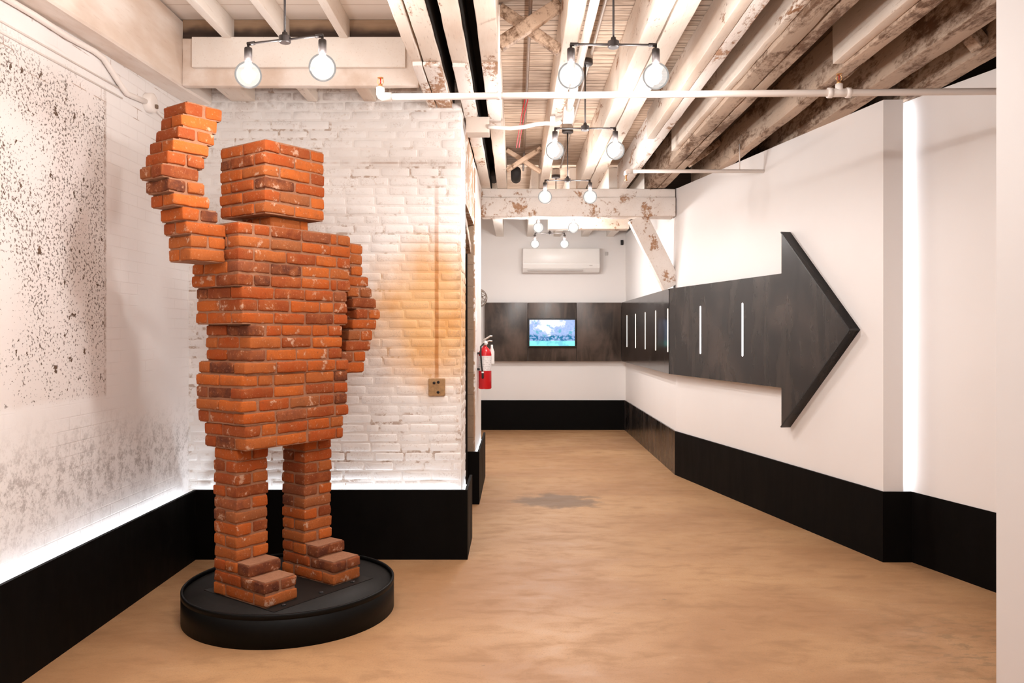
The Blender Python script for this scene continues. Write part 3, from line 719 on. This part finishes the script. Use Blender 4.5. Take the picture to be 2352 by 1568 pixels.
child(MB().tube([(-.69, 4.13, zp(-.69)), (3.20, 4.13, zp(3.2))], .0178, 20), 'pipe', M['white_pipe'], t)
child(MB().tube([(-.645, 4.13, zp(-.69)), (-.69, 4.13, zp(-.69)), (-.698, 4.13, zp(-.69) + .006), (-.702, 4.13, zp(-.69) + .014), (-.702, 4.13, zp(-.69) + .048)], .0225, 18), 'elbow', M['white_pipe'], t)
sprinkler((-.702, 4.13, zp(-.7) + .046), t)
mb = MB().tube([(1.62, 4.13, zp(1.65)), (1.73, 4.13, zp(1.7))], .0215, 18)
for x in (1.627, 1.723): mb.tube([(x - .012, 4.13, zp(x)), (x + .012, 4.13, zp(x))], .0265, 18)
mb.tube([(1.675, 4.13, zp(1.68)), (1.675, 4.13, zp(1.68) + .045)], .019, 16)
child(mb, 'tee_fitting', M['white_pipe'], t)
sprinkler((1.675, 4.13, zp(1.68) + .043), t)
child(MB().tube([(-.088, 4.13, zp(0) + .01), (-.088, 4.13, 3.30)], .006, 10).tube([(-.088, 4.13, zp(0) + .012), (-.088, 4.13, zp(0) + .065)], .011, 12).tube([(-.099, 4.13, zp(0)), (-.077, 4.13, zp(0))], .0215, 16), 'hanger', M['white_pipe'], t)
t = thing('sprinkler_pipe', 'thin distant sprinkler pipe running out from the angled wall', 'pipe', (1.6, 7.16, 3.03))
child(MB().tube([(1.0, 7.16, 3.055), (2.24, 7.16, 3.055)], .0165, 14), 'pipe', M['white_pipe'], t)
child(MB().tube([(1.05, 7.16, 3.055), (1.0, 7.16, 3.055), (.992, 7.16, 3.045), (.990, 7.16, 3.02)], .021, 12), 'elbow', M['white_pipe'], t)
child(MB().lathe([(0, -.055), (.014, -.052), (.006, -.03), (.010, 0), (0, 0)], (.990, 7.16, 3.022), 12), 'sprinkler_head', M['brass'], t)
child(MB().tube([(2.01, 7.16, 3.06), (2.01, 7.16, 3.30)], .005, 8), 'hanger', M['white_pipe'], t)
# ------------------------------------------------------------------ conduits and boxes
t = thing('conduit', 'thick white conduit clipped along the joist above the corridor lamps', 'conduit', (.38, 4, 3.2))
child(MB().tube([(.385, Y0, 3.222), (.385, 4.6, 3.222), (.383, 5.75, 3.215)], .024, 14), 'pipe', M['white_pipe'], t)
child(MB().rbox((.383, 5.83, 3.195), (.075, .17, .085), .008), 'fitting', M['white_pipe'], t)
child(MB().tube([(.385, 5.28, 3.222), (.385, 5.33, 3.222)], .029, 14), 'coupling', M['white_pipe'], t)
t = thing('conduit', 'bent white conduit linking the grey junction box to the thick conduit', 'conduit', (.1, 5.9, 3.13))
pts = [(-.205, 5.93, 3.135), (-.14, 5.93, 3.130), (-.04, 5.93, 3.125), (.06, 5.93, 3.135), (.14, 5.93, 3.155), (.22, 5.93, 3.163), (.30, 5.93, 3.160), (.335, 5.90, 3.165)]
child(MB().tube(pts, .0155, 12), 'pipe', M['white_pipe'], t)
child(MB().rbox((.272, 5.93, 3.18), (.04, .04, .06), .006), 'clamp', M['white_pipe'], t)
t = thing('junction_box', 'square grey junction box hanging at the corner of the brick wall', 'junction box', (-.29, 6.0, 3.09))
child(MB().rbox((-.285, 6.03, 3.155), (.168, .16, .112), .003), 'box', M['box_paint'], t)
child(MB().rbox((-.285, 5.944, 3.155), (.174, .008, .118), .003), 'cover', M['box_paint'], t)
solo(MB().tube([(.083, Y0, 3.46), (.083, 9.1, 3.46)], .011, 10), 'thin_pipe', M['brown_pipe'], 'thin rusty pipe running along the boards behind the crossed bridging', 'pipe')
solo(MB().tube([(.508, Y0, 3.49), (.512, 9.1, 3.49)], .010, 10), 'thin_conduit', M['grey_conduit'], 'thin grey conduit running along the boards above the corridor lamps', 'conduit')
for dx, l in ((0, 'red cord hanging beside the small bridging cross'), (.022, 'second red cord looped beside the thin rusty pipe')):
    solo(MB().tube([(.075 + dx, 6.2, 3.44), (.045 + dx, 6.5, 3.37), (.016 + dx, 6.8, 3.27), (.005 + dx, 6.95, 3.22)], .004, 8), 'red_cord', M['redcord'], l, 'cord', None)
for (x, l) in ((.0, 'black rounded duct end behind the small bridging cross'), (-.25, 'black rounded duct end in the gap beside the narrow joist')):
    rot = Matrix.Rotation(PI / 2, 3, 'X')
    solo(MB().lathe([(0, -.25), (.05, -.25), (.055, -.24), (.055, .15), (0, .15)], (x - .0, 8.7, 3.335), 24, mat=rot), 'duct', M['duct'], l, 'duct')
# plaster wall conduit
t = thing('conduit', 'white conduit bending down the plaster wall to a small box', 'conduit', (-2.33, 4, 3.1))
pts = [(-2.33, .6, 3.01), (-2.33, 3.0, 3.102), (-2.33, 3.85, 3.138), (-2.33, 4.15, 3.140), (-2.33, 4.40, 3.158), (-2.33, 4.50, 3.152), (-2.33, 4.57, 3.12), (-2.33, 4.70, 3.060), (-2.33, 4.77, 3.035), (-2.33, 4.84, 3.040), (-2.33, 5.02, 3.058)]
child(MB().tube(pts, .016, 12), 'pipe', M['white_pipe'], t)
t = thing('junction_box', 'small painted round box on the plaster wall below the wall timber', 'junction box', (-2.33, 5.06, 3.02))
rx = Matrix.Rotation(PI / 2, 3, 'Y')
child(MB().lathe([(0, -.02), (.058, -.02), (.062, -.012), (.062, .03), (.045, .036), (0, .036)], (-2.335, 5.07, 3.065), 24, mat=rx), 'box', M['white_pipe'], t)
child(MB().rbox((-2.295, 5.085, 3.045), (.02, .025, .025), .004), 'knob', M['brown_pipe'], t)
child(MB().tube([(-2.32, 5.12, 3.05), (-2.335, 5.25, 3.03), (-2.338, 5.45, 3.02)], .004, 8), 'cable', M['white_pipe'], t)
for i, (dz, l) in enumerate(((2.985, 'painted wire line along the plaster wall, the lower one'), (3.035, 'painted wire line along the plaster wall, the upper one'))):
    solo(MB().tube([(-2.347, -1., dz - .10), (-2.347, 3.0, dz - .03), (-2.347, 4.75, dz + .015)], .0055, 8), 'wall_cable', M['white_pipe'], l, 'cable')
# old outlet box on the brick wall
t = thing('outlet_box', 'small rust stained outlet box with dark holes on the painted brick wall', 'outlet', (-.567, 5.70, 1.15))
child(MB().rbox((-.567, 5.712, 1.214), (.118, .030, .125), .006, .03, .001), 'box', M['rust_box'], t)
for (x, z) in ((-.585, 1.245), (-.555, 1.250), (-.556, 1.178)):
    child(MB().lathe([(0, -.002), (.010, -.002), (.010, .004), (0, .004)], (x, 5.696, z), 12, mat=Matrix.Rotation(PI / 2, 3, 'X')), 'hole', M['hole'], t)

# ------------------------------------------------------------------ arrow, steel bands, television
A_top = Vector((1.815, 9.02)); A_dir = (Vector((2.575, 5.585)) - A_top).normalized(); A_n = Vector((A_dir.y, -A_dir.x))   # into the room
if A_n.x > 0: A_n = -A_n
def apt(y, off):
    p = A_top + A_dir * ((y - A_top.y) / A_dir.y); q = p + A_n * off; return (q.x, q.y)
def slab(mb, pts, o0, o1, mi=0):
    """outline of (y along wall, z) extruded from o0 to o1 off the angled wall"""
    n = len(pts); vs = []
    for o in (o1, o0):
        for (y, z) in pts: x, yy = apt(y, o); vs.append((x, yy, z))
    fs = [tuple(range(n)), tuple(range(n, 2 * n))[::-1]] + [(i, i + n, (i + 1) % n + n, (i + 1) % n) for i in range(n)]
    return mb.add(vs, fs, mi)
t = thing('arrow_sign', 'large black steel arrow on the angled white wall with two vertical slots of light', 'sign', (2.2, 6.7, .8))
ZL, ZH = 1.140, 2.104
child(slab(MB(), [(9.03, ZL), (9.03, ZH), (6.72, ZH), (6.72, ZL)], .0, .080), 'shaft', M['steel'], t)
hd = [(6.735, .805), (6.735, 2.455), (5.83, 1.625)]
o = child(slab(MB(), hd, .0, .084), 'arrowhead', M['steel'], t)
mb = MB(); cin = Vector((6.42, 1.627))
def rim_piece(p, q):
    p, q = Vector(p), Vector(q); d = (q - p).normalized(); n = Vector((-d.y, d.x)); n = n if n.dot(cin - p) > 0 else -n
    slab(mb, [tuple(p), tuple(q), tuple(q + n * .010), tuple(p + n * .010)], -.001, .090)
rim_piece(hd[1], hd[2]); rim_piece(hd[0], hd[2])
e = child(mb, 'rim', M['matte_black'], t)
def slot(y, z0, z1, mat, par):
    n = 10; w = .0135; pts = []
    for i in range(n + 1): a = PI * i / n; pts.append((y + w * math.cos(a), z1 - w + w * math.sin(a)))
    for i in range(n + 1): a = PI + PI * i / n; pts.append((y + w * math.cos(a), z0 + w + w * math.sin(a)))
    return child(slab(MB(), pts, .076, .083), 'light_slot', mat, par)
slot(8.25, 1.385, 1.882, M['led_slot'], t); slot(7.39, 1.385, 1.882, M['led_slot'], t)
t = thing('steel_band', 'blackened steel band on the corridor side wall with five vertical slots of light', 'wall panel', (1.75, 11, 1.1))
child(MB().box((1.735, 9.045, ZL), (1.814, 13.10, ZH)), 'panel', M['steel_gloss'], t)
for y in (12.45, 11.55, 10.69, 9.89, 9.10):
    mb = MB(); w = .0145; n = 8; pts = []
    for i in range(n + 1): a = PI * i / n; pts.append((y + w * math.cos(a), 1.882 - w + w * math.sin(a)))
    for i in range(n + 1): a = PI + PI * i / n; pts.append((y + w * math.cos(a), 1.385 + w + w * math.sin(a)))
    m = len(pts); mb.add([(1.732, a, b) for a, b in pts] + [(1.738, a, b) for a, b in pts], [tuple(range(m)), tuple(range(m, 2 * m))[::-1]] + [(i, i + m, (i + 1) % m + m, (i + 1) % m) for i in range(m)])
    child(mb, 'light_slot', M['led_slot_warm'], t)
t = thing('steel_band', 'blackened steel band around the television on the back wall', 'wall panel', (.6, 13.1, 1.1))
for (a, b) in ((-.513, .192), (.196, .995), (.999, 1.733)):
    child(MB().rbox(((a + b) / 2, 13.148, (ZL + ZH) / 2), (b - a, .10, ZH - ZL), .003), 'panel', M['steel_brown'], t)
t = thing('wall_television', 'lit television showing a green garden, set in the steel band on the back wall', 'television', (.593, 13.08, 1.38))
child(MB().rbox((.593, 13.075, 1.606), (.792, .05, .476), .008), 'frame', M['rubber'], t)
child(MB().box((.222, 13.0475, 1.393), (.964, 13.0505, 1.819)), 'screen', M['screen'], t)

# ------------------------------------------------------------------ air conditioner
t = thing('air_conditioner', 'white wall mounted air conditioner high on the back wall', 'air conditioner', (.737, 13.1, 2.59))
prof = [(13.2, 2.985), (12.975, 2.985), (12.955, 2.97), (12.95, 2.72), (12.965, 2.66), (13.02, 2.60), (13.08, 2.588), (13.2, 2.588)]
n = len(prof); x0, x1 = .113, 1.362
child(MB().add([(x0, y, z) for y, z in prof] + [(x1, y, z) for y, z in prof], [tuple(range(n)), tuple(range(n, 2 * n))[::-1]] + [(i, i + n, (i + 1) % n + n, (i + 1) % n) for i in range(n)]), 'body', M['white_plastic'], t)
child(MB().rbox((.7375, 12.948, 2.855), (1.24, .010, .245), .004), 'front_cover', M['white_plastic'], t)
child(MB().rbox((.64, 12.985, 2.637), (.90, .012, .062), .003, mat=Matrix.Rotation(-.75, 3, 'X')), 'louvre', M['grille'], t)
child(MB().rbox((1.22, 12.952, 2.70), (.05, .01, .012), .002), 'indicator', M['grille'], t)
solo(MB().rbox((1.757, 13.19, 3.10), (.045, .03, .085), .008), 'wall_hook', M['rubber'], 'small black fitting high on the back wall beside the brace', 'fitting')
solo(MB().rbox((1.50, 13.19, 2.915), (.05, .02, .06), .006), 'wall_socket', M['grille'], 'small grey socket just past the end of the air conditioner', 'socket')
# ------------------------------------------------------------------ fire extinguisher
ex, ey, ez = -.313, 8.06, 1.037
t = thing('fire_extinguisher', 'red fire extinguisher with white label hanging on the pier', 'fire extinguisher', (ex, ey, ez))
r = .066
MB().lathe([(0, .004), (.05, 0), (r - .004, .003), (r, .010), (r, .345), (r - .006, .375), (r - .022, .405), (.022, .425), (.018, .440), (0, .44)], seg=40).build('cylinder', M['red'], t)
mb = MB(); vs = []; m = 24
for i in range(m + 1):
    a = -PI * .98 + PI * 1.05 * i / m
    for z in (.185, .335): vs.append(((r + .0012) * math.cos(a), (r + .0012) * math.sin(a), z))
mb.add(vs, [(2 * i, 2 * i + 2, 2 * i + 3, 2 * i + 1) for i in range(m)], 0, True).build('label', M['label'], t)
MB().lathe([(0, .438), (.021, .438), (.021, .462), (.015, .468), (.015, .49), (0, .49)], seg=20).build('valve', M['chrome'], t)
h = MB().tube([(-.03, 0, .468), (.0, 0, .470), (.045, 0, .487), (.075, 0, .482)], .008, 10).tube([(-.02, 0, .49), (.02, 0, .512), (.055, 0, .535), (.075, 0, .530)], .009, 10)
h.build('handle', M['chrome'], t)
MB().lathe([(0, -.006), (.018, -.006), (.018, .006), (0, .006)], (.012, -.024, .462), 16, mat=Matrix.Rotation(PI / 2, 3, 'X')).build('gauge', M['white_plastic'], t)
MB().tube([(-.012, -.015, .458), (-.040, -.055, .43), (-.040, -.076, .36), (-.032, -.077, .24), (-.022, -.076, .17)], .0085, 10).build('hose', M['rubber'], t)
MB().lathe([(0, 0), (.008, 0), (.012, .012), (.011, .03), (.011, .055), (.007, .062), (0, .062)], (-.020, -.076, .108), 14).build('nozzle', M['rubber'], t)
MB().tube([(-.020, -.0765, .163), (-.020, -.0765, .178)], .0125, 12).build('hose_clip', M['white_plastic'], t)
for z in (.20, .36): MB().rbox((-.06, .0, z), (.05, .09, .02), .003).build('bracket', M['rubber'], t)
mb = MB(); mb.lathe([(0, 0), (.024, 0), (.026, .01), (.026, .13), (.012, .17), (.010, .20), (0, .20)], (.068, .045, .245), 20)
mb.build('discharge_horn', M['white_plastic'], t)
# switch plate on the pier side
t = thing('wall_switch', 'narrow white switch plate on the pier side above the extinguisher', 'switch', (-.386, 7.78, 1.6))
child(MB().rbox((-.386, 7.74, 1.72), (.012, .09, .19), .003), 'plate', M['white_plastic'], t)
child(MB().rbox((-.379, 7.74, 1.72), (.008, .03, .06), .002), 'rocker', M['white_plastic'], t)
# wire ball
t = thing('wire_ball', 'pale woven wire ball on the end wall peeking past the pier', 'ornament', (-.60, 12.5, 2.15))
mb = MB(); rr = random.Random(3)
for i in range(26):
    q = Matrix.Rotation(rr.uniform(0, PI), 3, 'X') @ Matrix.Rotation(rr.uniform(0, PI), 3, 'Y') @ Matrix.Rotation(rr.uniform(0, PI), 3, 'Z')
    h = rr.uniform(-.08, .08); rad = math.sqrt(.15 ** 2 - h * h)
    mb.tube([q @ Vector((rad * math.cos(2 * PI * k / 28), rad * math.sin(2 * PI * k / 28), h)) for k in range(28)], .0035, 6, closed=True)
mb.build('weave', M['wire'], t)
MB().tube([(-.25, 0, 0), (-.12, 0, 0)], .01, 10).build('wall_arm', M['wire'], t)

# ------------------------------------------------------------------ world and view
w = bpy.data.worlds.new('world'); scene.world = w; w.use_nodes = True
w.node_tree.nodes['Background'].inputs[0].default_value = (1, .9, .82, 1); w.node_tree.nodes['Background'].inputs[1].default_value = .05
vs_ = scene.view_settings
vs_.view_transform = 'Standard'; vs_.look = 'None'; vs_.gamma = 1; vs_.use_curve_mapping = False; vs_.exposure = 0.0
scene.cycles.use_denoising = True
scene.cycles.max_bounces = 8; scene.cycles.diffuse_bounces = 5; scene.cycles.transparent_max_bounces = 12
scene.cycles.caustics_reflective = False; scene.cycles.caustics_refractive = False; scene.cycles.sample_clamp_indirect = 4.
